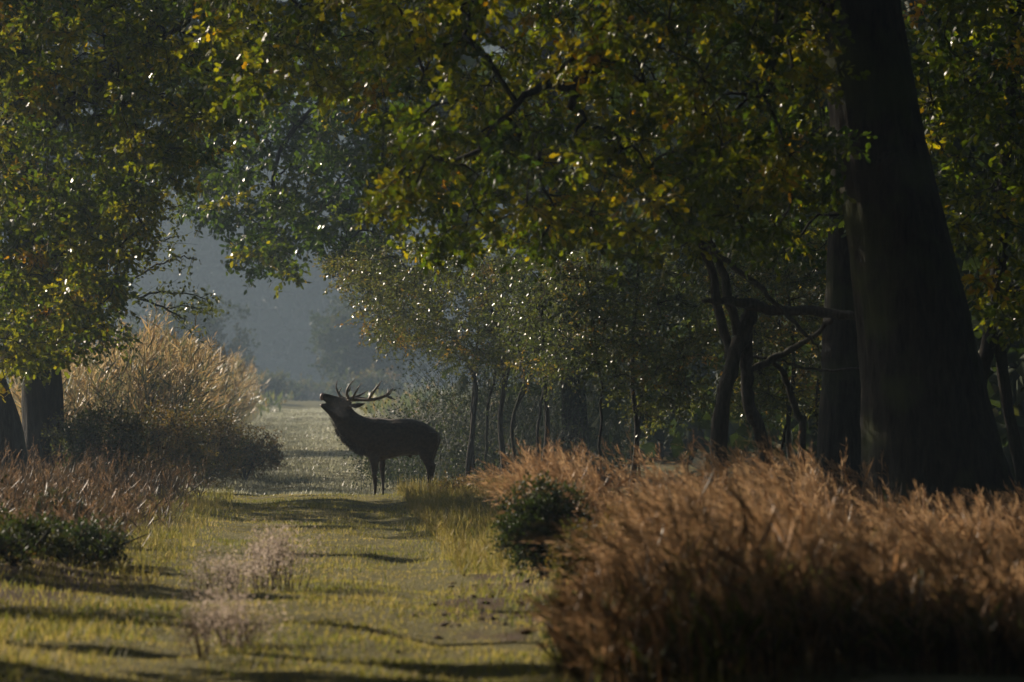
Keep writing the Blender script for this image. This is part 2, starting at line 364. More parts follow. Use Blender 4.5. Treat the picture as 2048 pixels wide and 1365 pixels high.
# ------------------------------------------------------------------ the stag
def stag():
    S = 4.55 * 128.0
    ORG = P(560 + 870 / 4.55, 990, 77.8); ox, oy = ORG[0], ORG[1]; oz = float(gz(ox, oy)) - .01
    def L(cx, cy, y=0.0): return np.array([ox + (cx - 870) / S, oy + y, oz + (1222 - cy) / S])
    root = empty('stag', (ox, oy, oz), 'dark red deer stag bellowing with raised head on the grassy ride', 'stag')
    bag = Bag()
    def loft(sections, sides=18):
        """each section: two outline points of the side view (crop pixels), half depth in metres, depth offset"""
        rings = []
        for (x0, z0, x1, z1, w, y) in sections:
            a, b = L(x0, z0, y), L(x1, z1, y); c = (a + b) / 2; h = (a - b) / 2
            ang = np.linspace(0, 2 * math.pi, sides, endpoint=False)
            rings.append(c + np.cos(ang)[:, None] * h + np.sin(ang)[:, None] * np.array([0, w, 0]))
        n = len(rings); V = np.vstack(rings + [rings[0].mean(0)[None], rings[-1].mean(0)[None]])
        i = np.arange(n - 1)[:, None]; j = np.arange(sides)[None]; k = (j + 1) % sides
        F4 = np.stack([i * sides + j, i * sides + k, (i + 1) * sides + k, (i + 1) * sides + j], -1).reshape(-1, 4)
        jj = np.arange(sides); kk = (jj + 1) % sides
        F3 = np.vstack([np.stack([np.full(sides, n * sides), kk, jj], -1), np.stack([np.full(sides, n * sides + 1), (n - 1) * sides + jj, (n - 1) * sides + kk], -1)])
        bag.add(V, F3, F4)
    loft([(x, t, x, b, w, 0) for x, t, b, w in [(690, 590, 760, .10), (730, 540, 815, .18), (800, 508, 868, .235), (900, 509, 888, .27), (1000, 521, 873, .285), (1100, 518, 848, .285), (1180, 520, 842, .27), (1260, 534, 838, .26), (1330, 566, 815, .235), (1390, 610, 780, .18), (1430, 655, 735, .09)]])
    loft([(850, 512, 700, 815, .20, 0), (800, 503, 640, 752, .18, 0), (758, 496, 588, 697, .155, 0), (715, 475, 535, 625, .13, 0), (682, 448, 497, 552, .115, 0), (660, 420, 452, 486, .10, 0), (640, 380, 440, 462, .085, 0)])
    loft([(660, 365, 650, 440, .07, 0), (620, 341, 600, 480, .095, 0), (560, 328, 545, 470, .085, 0), (500, 314, 495, 425, .066, 0), (450, 299, 452, 388, .052, 0), (420, 293, 424, 370, .05, 0), (400, 299, 404, 360, .04, 0)])
    loft([(540, 420, 500, 520, .06, 0), (480, 398, 450, 484, .045, 0), (430, 384, 420, 452, .034, 0), (400, 381, 396, 428, .028, 0), (382, 392, 382, 412, .018, 0)], 12)
    for y, dx in ((-.10, 0), (.10, 6)):                                             # ears, laid back
        loft([(640 + dx, 392, 650 + dx, 415, .03, y * .8), (680 + dx, 382, 690 + dx, 428, .035, y), (725 + dx, 378, 722 + dx, 422, .03, y * 1.25), (755 + dx, 378, 752 + dx, 402, .02, y * 1.4), (775 + dx, 378, 774 + dx, 384, .01, y * 1.5)], 10)
    loft([(l, c, r, c, w, -.12) for c, l, r, w in [(760, 760, 940, .09), (850, 795, 925, .075), (900, 820, 905, .06), (960, 831, 893, .045), (1030, 840, 886, .038), (1085, 848, 888, .038), (1120, 853, 884, .03), (1175, 853, 880, .026), (1195, 848, 884, .032), (1222, 842, 890, .04)]], 12)
    loft([(l, c, r, c, w, .12) for c, l, r, w in [(760, 840, 970, .09), (850, 880, 965, .075), (900, 897, 957, .06), (960, 902, 953, .045), (1030, 911, 949, .038), (1085, 919, 950, .038), (1120, 923, 946, .03), (1170, 925, 945, .026), (1190, 921, 948, .032), (1216, 914, 954, .04)]], 12)
    for y, dx in ((-.13, 0), (.13, 34)):
        loft([(l + dx, c, r + dx * .4, c, w, y) for c, l, r, w in [(640, 1220, 1425, .10), (720, 1228, 1430, .10), (790, 1238, 1408, .09), (850, 1256, 1388, .07), (895, 1284, 1372, .05), (930, 1304, 1388, .042), (965, 1316, 1384, .036), (1020, 1326, 1370, .03), (1100, 1328, 1364, .028), (1165, 1326, 1362, .028), (1190, 1318, 1362, .034), (1220, 1308, 1366, .04)]], 12)
    loft([(1405, 640, 1425, 640, .03, 0), (1425, 690, 1445, 686, .03, 0), (1430, 735, 1443, 735, .02, 0), (1431, 760, 1437, 760, .01, 0)], 8)      # tail
    loft([(1130, 830, 1190, 830, .04, 0), (1150, 852, 1195, 860, .03, 0), (1165, 866, 1188, 866, .015, 0)], 8)
    m, nt, out = material('stag_coat')
    tc = node(nt, 'ShaderNodeTexCoord'); mp = node(nt, 'ShaderNodeMapping'); mp.inputs['Scale'].default_value = (22, 22, 26)
    nt.links.new(tc.outputs['Object'], mp.inputs['Vector'])
    n1 = node(nt, 'ShaderNodeTexNoise', i_Scale=1.0, i_Detail=6.0); nt.links.new(mp.outputs[0], n1.inputs['Vector'])
    c = ramp(nt, n1.outputs['Fac'], [(.3, (.028, .018, .012)), (.7, (.075, .048, .03))])
    b = node(nt, 'ShaderNodeBsdfPrincipled'); b.inputs['Roughness'].default_value = .85; b.inputs['Specular IOR Level'].default_value = .2
    b.inputs['Sheen Weight'].default_value = .15
    nt.links.new(c.outputs[0], b.inputs['Base Color'])
    bp = node(nt, 'ShaderNodeBump'); bp.inputs['Distance'].default_value = .012; nt.links.new(n1.outputs['Fac'], bp.inputs['Height']); nt.links.new(bp.outputs[0], b.inputs['Normal'])
    nt.links.new(b.outputs[0], out.inputs[0])
    tmp = bag.build('body_shell', m)
    rm = tmp.modifiers.new('r', 'REMESH'); rm.mode = 'VOXEL'; rm.voxel_size = .0135; rm.use_smooth_shade = True
    sm = tmp.modifiers.new('s', 'SMOOTH'); sm.factor = .5; sm.iterations = 5
    bpy.context.view_layer.update()
    dg = bpy.context.evaluated_depsgraph_get()
    me = bpy.data.meshes.new_from_object(tmp.evaluated_get(dg)); me.name = 'body'
    bpy.data.objects.remove(tmp)
    me.transform(__import__('mathutils').Matrix.Translation((-ox, -oy, -oz)))
    if not me.materials: me.materials.append(m)
    body = bpy.data.objects.new('body', me); COL.objects.link(body); body.parent = root
    # antlers
    ma, nt, out = material('antler'); tc = node(nt, 'ShaderNodeTexCoord')
    n1 = node(nt, 'ShaderNodeTexNoise', i_Scale=40.0, i_Detail=4.0); nt.links.new(tc.outputs['Object'], n1.inputs['Vector'])
    c = ramp(nt, n1.outputs['Fac'], [(.3, (.05, .035, .022)), (.7, (.16, .12, .08))])
    b = node(nt, 'ShaderNodeBsdfPrincipled'); b.inputs['Roughness'].default_value = .55; nt.links.new(c.outputs[0], b.inputs['Base Color']); nt.links.new(b.outputs[0], out.inputs[0])
    def antler(sets):
        bg = Bag()
        for pts, r0, r1 in sets:
            q = smooth_line([L(*p) for p in pts], 14); t = np.linspace(0, 1, 14)
            tube(bg, q, 1.2 * (r0 + (r1 - r0) * t ** 1.3), 8, rough=.05)
        bg.build('antler', ma, root, True)
    antler([([(628, 352, -.06), (720, 350, -.17), (830, 352, -.30), (920, 330, -.36), (972, 306, -.36), (1000, 278, -.33), (1035, 245, -.29)], .025, .005),
            ([(965, 310, -.36), (1005, 335, -.38), (1052, 350, -.40)], .019, .004), ([(985, 295, -.34), (988, 275, -.31), (983, 255, -.28)], .014, .004),
            ([(635, 345, -.08), (618, 300, -.12), (624, 255, -.13), (650, 210, -.12), (686, 174, -.10)], .02, .004),
            ([(622, 290, -.12), (640, 265, -.14), (656, 234, -.15)], .013, .004),
            ([(660, 345, -.11), (690, 300, -.19), (716, 255, -.22), (746, 206, -.22)], .018, .004),
            ([(815, 348, -.28), (845, 295, -.36), (885, 240, -.40), (932, 180, -.40)], .018, .004)])
    antler([([(612, 350, .06), (690, 335, .17), (790, 348, .32), (880, 345, .40), (955, 318, .42), (990, 300, .40), (1020, 262, .36)], .025, .005),
            ([(600, 345, .06), (560, 325, .10), (532, 280, .13), (518, 232, .14), (530, 180, .12)], .02, .004),
            ([(541, 296, .12), (550, 270, .15), (566, 243, .17)], .013, .004),
            ([(640, 342, .10), (700, 322, .20), (750, 298, .24), (797, 269, .25)], .018, .004),
            ([(800, 347, .33), (835, 300, .40), (870, 255, .43), (905, 215, .44)], .016, .004)])
    # eye, muzzle
    bm = bmesh.new(); bmesh.ops.create_uvsphere(bm, u_segments=10, v_segments=8, radius=.016); me = bpy.data.meshes.new('eye'); bm.to_mesh(me); bm.free()
    me2, nt, out = material('eye_dark'); b = node(nt, 'ShaderNodeBsdfPrincipled'); b.inputs['Base Color'].default_value = (.01, .008, .006, 1); b.inputs['Roughness'].default_value = .1; nt.links.new(b.outputs[0], out.inputs[0]); me.materials.append(me2)
    for y in (-.082, .082):
        e = bpy.data.objects.new('eye', me); COL.objects.link(e); e.parent = root; e.location = L(565, 362, y) - np.array([ox, oy, oz])
    mn, nt, out = material('muzzle_skin'); b = node(nt, 'ShaderNodeBsdfPrincipled'); b.inputs['Base Color'].default_value = (.22, .12, .10, 1); b.inputs['Roughness'].default_value = .4; nt.links.new(b.outputs[0], out.inputs[0])
    nb = Bag()
    tube(nb, [L(412, 300), L(400, 312), L(396, 335), L(400, 356)], [.030, .036, .036, .022], 12)
    nb.build('nose_pad', mn, root, True)
    nb = Bag(); tube(nb, [L(404, 402), L(390, 402), L(379, 402)], [.024, .022, .010], 10); nb.build('lower_lip', mn, root, True)
    # mane: hair hanging from throat and neck
    n = 5200
    t = rng.random(n) ** .8; line = smooth_line([(455, 500), (500, 570), (545, 648), (605, 720), (670, 775), (760, 835)], 60)
    cxy = line[(t * 59).astype(int)]
    inn = rng.random(n) ** 1.5; cxy = cxy + np.stack([inn * 150, -inn * 95], 1); wid = (.03 + .13 * t) * np.sqrt(np.clip(inn * 3, 0, 1))
    yy = rng.choice([-1, 1], n) * wid * rng.uniform(.8, 1.1, n)
    base = np.array([ox, oy, oz]) + np.stack([(cxy[:, 0] - 870) / S, yy, (1222 - cxy[:, 1]) / S], 1)
    d = np.stack([-.35 + .3 * rng.normal(size=n), .25 * np.sign(yy), -.9 + .3 * rng.normal(size=n)], 1)
    hb = Bag(); leaves(hb, base, d, rng.uniform(.5, 1.0, n) * (.02 + .065 * np.clip(t * 2.5, 0, 1)), .5, DIAM, 0, .10)
    hb.build('mane', m, root)
    return root
stag()

# ------------------------------------------------------------------ trees
def trunk_line(spec, n):
    """(px, py, d, width px) rows -> world points and radii"""
    pts = np.array([np.append(P(a, b, d), w * d / FPX / 2) for a, b, d, w in spec])
    s = smooth_line(pts, n); return s[:, :3], np.maximum(s[:, 3], .004)

def tree(name, label, cat, trunk, limbs=(), clusters=(), upper=None, bark=M_BARK, leafmat=M_OAK, group=None, sides=14, furrow=0, nseg=26, root_sink=.25, r0=.03, leaf_part='crown'):
    pts, rad = trunk_line(trunk, nseg)
    g = float(gz(pts[0, 0], pts[0, 1]))
    pts[0, 2] = min(pts[0, 2], g - root_sink)
    root = empty(name, (pts[0, 0], pts[0, 1], g), label, cat, group)
    tb = Bag(); tube(tb, pts, rad, sides, furrow=furrow, rough=0 if furrow else .02)
    tb.build('trunk', bark, root, True)
    nodes = list(pts[len(pts) // 3:])
    for lm in limbs:
        lp, lr = trunk_line(lm, 16)
        lb = Bag(); tube(lb, lp + rng.normal(size=lp.shape) * .012, lr, 9, rough=.04); lb.build('limb', bark, root, True)
        nodes += list(lp[2:])
    wood, lf = Bag(), Bag()
    for c in clusters:
        C = c.pop('C')
        grow(wood, nodes, C, r0)
        sprays(lf, wood, C, **c)
    if upper:
        for (c, r, n, size, tint) in upper:
            C = ball_sample(c, r, n)
            grow(wood, nodes, C, .06)
            sprays(lf, None, C, .9, 7, 6, size, DIAM, tint, .12)
    if wood.n: prop(wood.build('branches', bark, root, True), kind='stuff')
    if lf.n: prop(lf.build(leaf_part, leafmat, root), kind='stuff')
    return root

def oakc(C, size=.10, rad=.42, twigs=9, per=11, tint0=.38, sd=.14, shape=OAK, **k):
    return dict(C=C, rad=rad, twigs=twigs, per=per, size=size, shape=shape, tint0=tint0, tintsd=sd, **k)

# big oak on the right verge
c1 = poly_sample([(745, 420), (760, 250), (740, 100), (780, -150), (1660, -150), (1690, 400), (1600, 520), (1450, 470), (1300, 520), (1150, 490), (1000, 540), (900, 500), (810, 500)], 330, 45, 60, .33)
c2 = poly_sample([(420, -150), (800, -150), (780, 150), (700, 185), (560, 170), (500, 220), (420, 190)], 90, 54, 64, .33)
tree('oak_tree', 'massive dark oak with thick furrowed trunk behind the tall orange grass', 'tree',
     [(1898, 1120, 52, 370), (1888, 1060, 52, 318), (1870, 950, 52, 280), (1850, 820, 52, 250), (1835, 700, 52, 230), (1800, 500, 52, 205), (1762, 300, 52, 186), (1730, 100, 52, 168), (1712, -50, 52, 160), (1690, -350, 52, 150), (1690, -800, 52, 120), (1700, -1500, 52, 60)],
     limbs=[[(1700, -300, 52, 90), (1600, -260, 51, 60), (1570, -60, 50, 34), (1556, 60, 50, 28), (1544, 132, 50, 26), (1512, 169, 50, 22), (1465, 172, 50, 12)],
            [(1695, -250, 52, 80), (1450, -240, 50, 62), (1260, -60, 49, 46), (1192, 112, 49, 30), (1168, 150, 49, 26), (1140, 215, 49, 16)],
            [(1172, 142, 49, 24), (1140, 178, 49, 19), (1097, 166, 48.5, 17), (1051, 194, 48, 14), (1000, 240, 48, 9), (960, 300, 48, 5)],
            [(1700, -420, 52, 100), (1300, -420, 55, 80), (900, -260, 58, 56), (640, -120, 59, 34), (480, 0, 60, 18)],
            [(1780, 330, 51.5, 60), (1700, 250, 53, 36), (1600, 300, 56, 22), (1500, 380, 57, 12)],
            [(1700, -500, 52, 90), (1900, -600, 50, 60), (2200, -700, 48, 30)]],
     clusters=[oakc(c1), oakc(c2, tint0=.42, shape=LOBE)],
     upper=[(P(1650, -950, 52), (6, 5, 4.0), 300, .22, .35)], sides=56, furrow=17, nseg=60)

# pair of oaks on the left verge
c1 = poly_sample([(-80, -100), (480, -100), (470, 200), (410, 300), (330, 380), (250, 520), (225, 660), (150, 690), (60, 740), (-80, 740)], 430, 66, 79, .33)
tree('oak_tree', 'upright oak on the left verge with leafy boughs hanging past its trunk', 'tree',
     [(86, 1010, 78, 130), (88, 950, 78, 96), (86, 850, 78, 80), (84, 780, 78, 82), (78, 700, 78, 76), (62, 560, 78, 70), (40, 350, 78, 66), (50, 100, 78, 60), (80, -200, 78, 52), (90, -700, 78, 34), (100, -1100, 78, 14)],
     limbs=[[(66, 600, 78, 36), (120, 480, 75, 26), (170, 420, 72, 18), (230, 380, 70, 9)], [(45, 300, 78, 40), (150, 200, 75, 28), (260, 120, 72, 18), (380, 40, 70, 9)],
            [(60, 0, 78, 40), (200, -120, 74, 26), (330, -60, 71, 14), (430, 60, 70, 7)], [(215, 110, 74, 14), (225, 80, 73.5, 12), (214, 150, 73, 10), (190, 200, 73, 6)]],
     clusters=[oakc(c1, rad=.5, twigs=10, per=12, tint0=.42, shape=LOBE, autumn=.03)], upper=[(P(60, -560, 78), (5, 5, 2.6), 170, .25, .4)], furrow=11, sides=30, nseg=40)
c1 = poly_sample([(-260, -100), (-70, -100), (-60, 720), (-260, 720)], 190, 68, 79, .34)
tree('oak_tree', 'leaning oak trunk bending outward beside the upright oak', 'tree',
     [(10, 1015, 76, 140), (8, 940, 76, 100), (2, 860, 76, 82), (-22, 780, 76, 76), (-50, 690, 76, 72), (-100, 500, 76, 66), (-160, 200, 76, 58), (-230, -200, 76, 40), (-260, -700, 76, 14)],
     clusters=[oakc(c1, tint0=.4, shape=DIAM, size=.12)], upper=[(P(-280, -420, 76), (4, 4, 2.6), 120, .25, .4)], furrow=11, sides=30, nseg=40)

# second trunk beside the big oak, forked tree at the right edge, oak behind the thicket
c1 = poly_sample([(1560, -100), (1900, -100), (1900, 500), (1640, 560), (1560, 420)], 90, 60, 68, .4)
tree('oak_tree', 'slimmer straight trunk standing directly behind the massive oak', 'tree',
     [(1690, 1075, 62, 150), (1688, 1000, 62, 110), (1686, 900, 62, 98), (1688, 780, 62, 92), (1690, 650, 62, 88), (1698, 450, 62, 82), (1705, 200, 62, 76), (1700, -200, 62, 64), (1690, -700, 62, 40), (1690, -1200, 62, 14)],
     clusters=[oakc(c1, shape=HEX, tint0=.3)], upper=[(P(1690, -800, 63), (4.5, 4.5, 3), 150, .25, .3)], furrow=11, sides=30, nseg=40)
c1 = poly_sample([(1870, -100), (2150, -100), (2150, 640), (1980, 650), (1900, 450)], 150, 55, 64, .36)
tree('forked_tree', 'slender forked tree behind the right side of the massive oak', 'tree',
     [(1945, 1050, 60, 44), (1952, 900, 60, 36), (1958, 776, 60, 30), (1974, 703, 60, 30), (1986, 640, 60, 34), (2000, 500, 60, 30), (2020, 200, 60, 26), (2040, -200, 60, 22), (2050, -700, 60, 8)],
     limbs=[[(2050, 1060, 60, 30), (2040, 950, 60, 26), (2027, 862, 60, 24), (2008, 758, 60, 24), (1992, 670, 60, 24), (1986, 640, 60, 24)]],
     clusters=[oakc(c1, shape=HEX, tint0=.32)], upper=[(P(2060, -500, 60), (3, 3, 2.5), 110, .25, .3)], bark=M_BARK2)
c1 = poly_sample([(340, 120), (480, 60), (800, 60), (860, 300), (800, 480), (770, 560), (700, 540), (640, 490), (600, 470), (570, 560), (500, 545), (450, 470), (370, 420)], 330, 94, 110, .34)
c2 = poly_sample([(480, 490), (590, 470), (560, 575), (530, 570)], 9, 98, 101, .2)
c3 = poly_sample([(640, 500), (730, 470), (820, 600), (790, 620)], 12, 96, 101, .3)
tree('oak_tree', 'hazy oak deep in the thicket arching dark boughs over the ride', 'tree',
     [(1150, 990, 96, 70), (1150, 860, 96, 54), (1146, 760, 96, 48), (1140, 640, 96, 46), (1125, 450, 96, 44), (1100, 200, 96, 42), (1080, -100, 98, 36), (1060, -500, 100, 24), (1050, -800, 100, 10)],
     limbs=[[(1115, 330, 96, 32), (1000, 200, 98, 26), (850, 140, 100, 20), (680, 180, 101, 14), (560, 300, 101, 9), (540, 470, 100, 5)],
            [(1100, 150, 97, 30), (900, 20, 100, 24), (700, 0, 103, 18), (520, 80, 104, 12), (400, 250, 104, 6)],
            [(1120, 420, 96, 22), (950, 380, 98, 16), (800, 400, 100, 11), (720, 460, 100, 6)]],
     clusters=[oakc(c1, size=.12, shape=HEX, rad=.5, tint0=.12, autumn=.03), oakc(c2, size=.12, shape=OAK, rad=.35, twigs=6, per=9, tint0=.1, autumn=0), oakc(c3, size=.12, shape=LOBE, rad=.35, twigs=6, per=9, tint0=.12, autumn=0)],
     upper=[(P(900, -520, 100), (6, 5, 2.6), 220, .28, .3)])

# small-leaved thicket to the right of the stag
def sapling(label, base, top, bend, cl, n_st=3, tint0=.5, size=.055, grp='saplings of the thicket behind the stag'):
    px, py, d = base; tx, ty = top
    spec = [(px, py, d, 13), (px + bend, py * .75 + ty * .25, d, 10), (px + bend * .3, (py + ty) / 2, d, 8), (tx, ty, d, 4)]
    limbs = []
    for k in range(n_st):
        s = rng.uniform(-1, 1)
        limbs.append([(px + 60 * s, py, d + 1.2 * s, 7), (px + 64 * s + rng.uniform(-18, 18), py - 110, d + 1.2 * s, 5.5), (px + 60 * s + rng.uniform(-30, 30), py - 220, d + rng.uniform(-.8, .8), 5), (px + 110 * s, ty + 60, d + rng.uniform(-1.2, 1.2), 2)])
    return tree('sapling', label, 'sapling', spec, limbs, [dict(C=cl, rad=.5, twigs=9, per=12, size=size * (1.15 if d > 80 else 1), shape=DIAM if d > 80 else HEX, tint0=tint0, tintsd=.12, autumn=.06, droop=.2)],
                bark=M_BARK2, leafmat=M_SMALL, sides=8, nseg=14, r0=.014, root_sink=.1)
sapling('pale small-leaved sapling overhanging the stag from behind', (935, 940, 92), (800, 520), 12, poly_sample([(650, 520), (700, 490), (850, 490), (880, 620), (860, 720), (770, 700), (710, 620), (690, 570)], 110, 88, 95, .3), 2, .5)
sapling('bushy yellow-green sapling between the stag and the hazy oak trunk', (1010, 950, 90), (960, 520), -10, poly_sample([(850, 500), (1050, 520), (1100, 640), (1020, 740), (900, 730), (850, 640)], 130, 86, 93, .3), 2, .42)
sapling('dark leafy sapling beside the hazy oak trunk', (1085, 960, 86), (1080, 520), 10, poly_sample([(1000, 520), (1200, 500), (1230, 660), (1120, 760), (1020, 740)], 90, 80, 88, .32), 2, .35)
sapling('round-leaved sapling left of the dead forked snag', (1260, 1000, 74), (1280, 480), 14, poly_sample([(1150, 520), (1420, 480), (1440, 640), (1420, 800), (1280, 850), (1190, 780)], 120, 68, 77, .32), 2, .45, .065)
sapling('autumn-tinted sapling growing behind the dead forked snag', (1592, 1010, 72), (1560, 420), -16, poly_sample([(1420, 440), (1660, 430), (1680, 600), (1640, 820), (1500, 840), (1450, 700)], 130, 67, 75, .32), 2, .5, .065)

# dead forked snag with its broken limbs
r = empty('dead_tree', P(1470, 1040, 58) * [1, 1, 0] + [0, 0, .1], 'bare dead forked snag propping a broken horizontal limb', 'dead tree')
def dead(name, spec, sides=9):
    p, q = trunk_line(spec, 22); b = Bag(); tube(b, p + rng.normal(size=p.shape) * .01, q * .76 * rng.uniform(.92, 1.1, len(q)), sides, rough=.05); b.build(name, M_DEAD, r, True)
dead('trunk', [(1430, 1100, 58, 52), (1441, 834, 58, 42), (1461, 740, 58, 38), (1478, 690, 58, 36), (1498, 640, 58, 40), (1508, 600, 58, 26)], 12)
dead('trunk', [(1545, 1100, 58.5, 44), (1528, 890, 58.5, 36), (1500, 817, 58.3, 34), (1494, 750, 58.2, 32), (1492, 690, 58.1, 30), (1495, 630, 58, 24)], 12)
dead('stem', [(1461, 720, 58.1, 26), (1439, 622, 58.2, 25), (1420, 538, 58.3, 22), (1400, 483, 58.3, 18), (1377, 435, 58.3, 14), (1355, 406, 58.3, 10), (1300, 384, 58.3, 5)])
dead('stem', [(1475, 670, 57.9, 22), (1457, 593, 57.9, 24), (1439, 527, 58, 21), (1421, 483, 58.1, 15), (1424, 440, 58.2, 7)])
dead('broken_limb', [(1406, 602, 57.7, 8), (1465, 604, 57.75, 22), (1505, 610, 57.8, 30), (1556, 622, 57.8, 28), (1640, 626, 57.6, 26), (1716, 632, 57.3, 22)], 12)
dead('branch', [(1399, 483, 58, 11), (1446, 516, 57.9, 15), (1505, 564, 57.7, 15), (1556, 611, 57.5, 13), (1611, 670, 57.4, 9), (1637, 699, 57.4, 5)])
dead('branch', [(1496, 742, 58.2, 18), (1575, 703, 58.2, 16), (1630, 670, 58, 14), (1668, 636, 57.7, 10)])
dead('branch', [(1500, 715, 58.3, 9), (1556, 721, 58.2, 7), (1630, 740, 58, 7), (1721, 736, 57.8, 4)])
dead('branch', [(1590, 1070, 58.8, 24), (1606, 862, 58.8, 20), (1595, 828, 58.8, 20), (1567, 750, 58.7, 16), (1540, 715, 58.4, 8)])

# young tree on the left whose branch reaches into the open air; its leaves are single pieces
def reaching_tree():
    spec = [(92, 1010, 82, 36), (90, 900, 82, 28), (96, 760, 82, 22), (140, 650, 82, 16), (224, 584, 81.5, 12), (262, 520, 81.5, 9), (300, 430, 82, 7), (330, 330, 82, 4)]
    br = [[(203, 606, 81.7, 9), (224, 585, 81.5, 8), (275, 597, 81.2, 6), (331, 618, 81, 4), (372, 640, 81, 2)], [(275, 597, 81.2, 5), (320, 585, 81, 3.5), (380, 590, 80.8, 2.5), (420, 605, 80.8, 1.5)],
          [(240, 570, 81.4, 5), (290, 545, 81.2, 4), (350, 515, 81, 3), (395, 520, 81, 1.5)], [(262, 522, 81.5, 5), (310, 490, 81.4, 3.5), (350, 470, 81.3, 2)], [(224, 584, 81.5, 5), (240, 640, 81.3, 3), (255, 690, 81.3, 1.5)],
          [(331, 618, 81, 2.5), (370, 612, 81, 2), (425, 625, 80.9, 1.2)], [(290, 450, 82, 4), (330, 420, 81.9, 3), (385, 400, 81.9, 1.5)], [(300, 430, 82, 4), (280, 380, 81.8, 3), (285, 320, 81.7, 1.5)]]
    root = tree('young_tree', 'thin young tree reaching a leafy bare-twigged branch over the reeds', 'tree', spec, br, bark=M_BARK2, sides=8, nseg=20)
    proto = Bag(); leaves(proto, np.zeros((1, 3)), np.array([[0, 1.0, 0]]), 1.0, .45, OVAL, 5.0)
    me = proto.build('leaf', M_SMALL).data
    bpy.data.objects.remove(bpy.data.objects['leaf'])
    tw, lines = Bag(), []
    for b in br:
        p, _ = trunk_line(b, 24); lines.append(p[8:])
        for k in range(5, 23, 2):                      # side twigs
            e = p[k] + (p[k] - p[k - 3]) * rng.uniform(.8, 1.6) + rng.normal(size=3) * .16 + [.05, 0, -.05]
            q = smooth_line([p[k], (p[k] + e) / 2 + rng.normal(size=3) * .03, e], 8); tube(tw, q, np.linspace(.005, .002, 8), 3, cap=False); lines.append(q[2:])
    prop(tw.build('twigs', M_BARK2, root), kind='stuff')
    allp = np.concatenate(lines); near = allp[rng.permutation(len(allp))[:290]]
    for c in near:
        o = bpy.data.objects.new('leaf', me); COL.objects.link(o); o.parent = root
        o.location = Vector(c + rng.normal(size=3) * .03) - root.location
        o.rotation_euler = (rng.normal() * .8 - .8, rng.normal() * .8, rng.uniform(0, 6.28)); s = rng.uniform(.07, .12); o.scale = (s, s, s)
    lf = Bag(); m = 900; c = allp[rng.integers(0, len(allp), m)] + rng.normal(size=(m, 3)) * .06
    leaves(lf, c, rng.normal(size=(m, 3)) + [.3, 0, -.6], rng.uniform(.05, .09, m), .4 + .15 * rng.normal(size=m), OVAL, .6)
    prop(lf.build('small_foliage', M_SMALL, root), kind='stuff')
    return root
reaching_tree()

# oaks added mostly out of view to cast shade; last two close the background
OFF = [  # x, y, height, crown bottom, crown radius, label
    (-9.5, 12, 16, 3, 4.8, 'unseen broad oak added for shade on the left verge closest to the open end of the ride'), (-9.6, 24, 15, 3, 4.8, 'unseen broad oak added for shade, second along the left verge from the open end'),
    (-9.8, 33.5, 13, 3.4, 4.2, 'unseen broad oak added for shade on the left verge halfway to the leaning pair'), (-13, 48.5, 24, 10.0, 4.8, 'unseen high-crowned oak added for shade, set back from the left verge opposite the massive oak'),
    (-13.5, 41, 23, 10.2, 3.6, 'unseen slim oak added for shade between the broad oaks of the left verge'), (-16, 72, 23, 8.2, 4.8, 'unseen slim oak added for shade behind the leaning oak'),
    (-14.5, 61, 24, 10.0, 4.0, 'unseen high-crowned oak added for shade just short of the leaning oak'), (-15.5, 83.5, 21, 7.6, 5.2, 'unseen high-crowned oak added for shade behind the upright oak'),
    (-15, 114, 19, 8.0, 6.5, 'tall hazy oak added beyond the reeds to shade the boughs over the ride'), (-16, 152, 22, 6.6, 10.5, 'tall oak far beyond the reeds whose crown reaches over the ride'), (1.8, 146, 21, 5.0, 8.0, 'tall oak far up the right side of the ride above the dark wood')]
for (x, y, h, zb, cr, lab) in OFF:
    b = np.array([x, y]); d = y; px = lambda xx: CX + xx / d * FPX
    pz = lambda z: HY - (z - EYE) / d * FPX; pw = lambda w: w / d * FPX
    g = float(gz(x, y))
    tree('oak_tree', lab, 'tree', [(px(x), pz(g - .2), d, pw(1.0)), (px(x + .05), pz(1.5), d, pw(.7)), (px(x - .1), pz(4), d, pw(.6)), (px(x + .1), pz(8), d, pw(.4)), (px(x), pz(h - 1), d, pw(.1))],
         upper=[((x, y, (h + zb) / 2), (cr, cr * .9, (h - zb) / 2), int(320 * (cr / 4.8) ** 1.3), .34 if y < 100 else .40, .35)], furrow=9, sides=24, nseg=24, leafmat=M_WOOD)

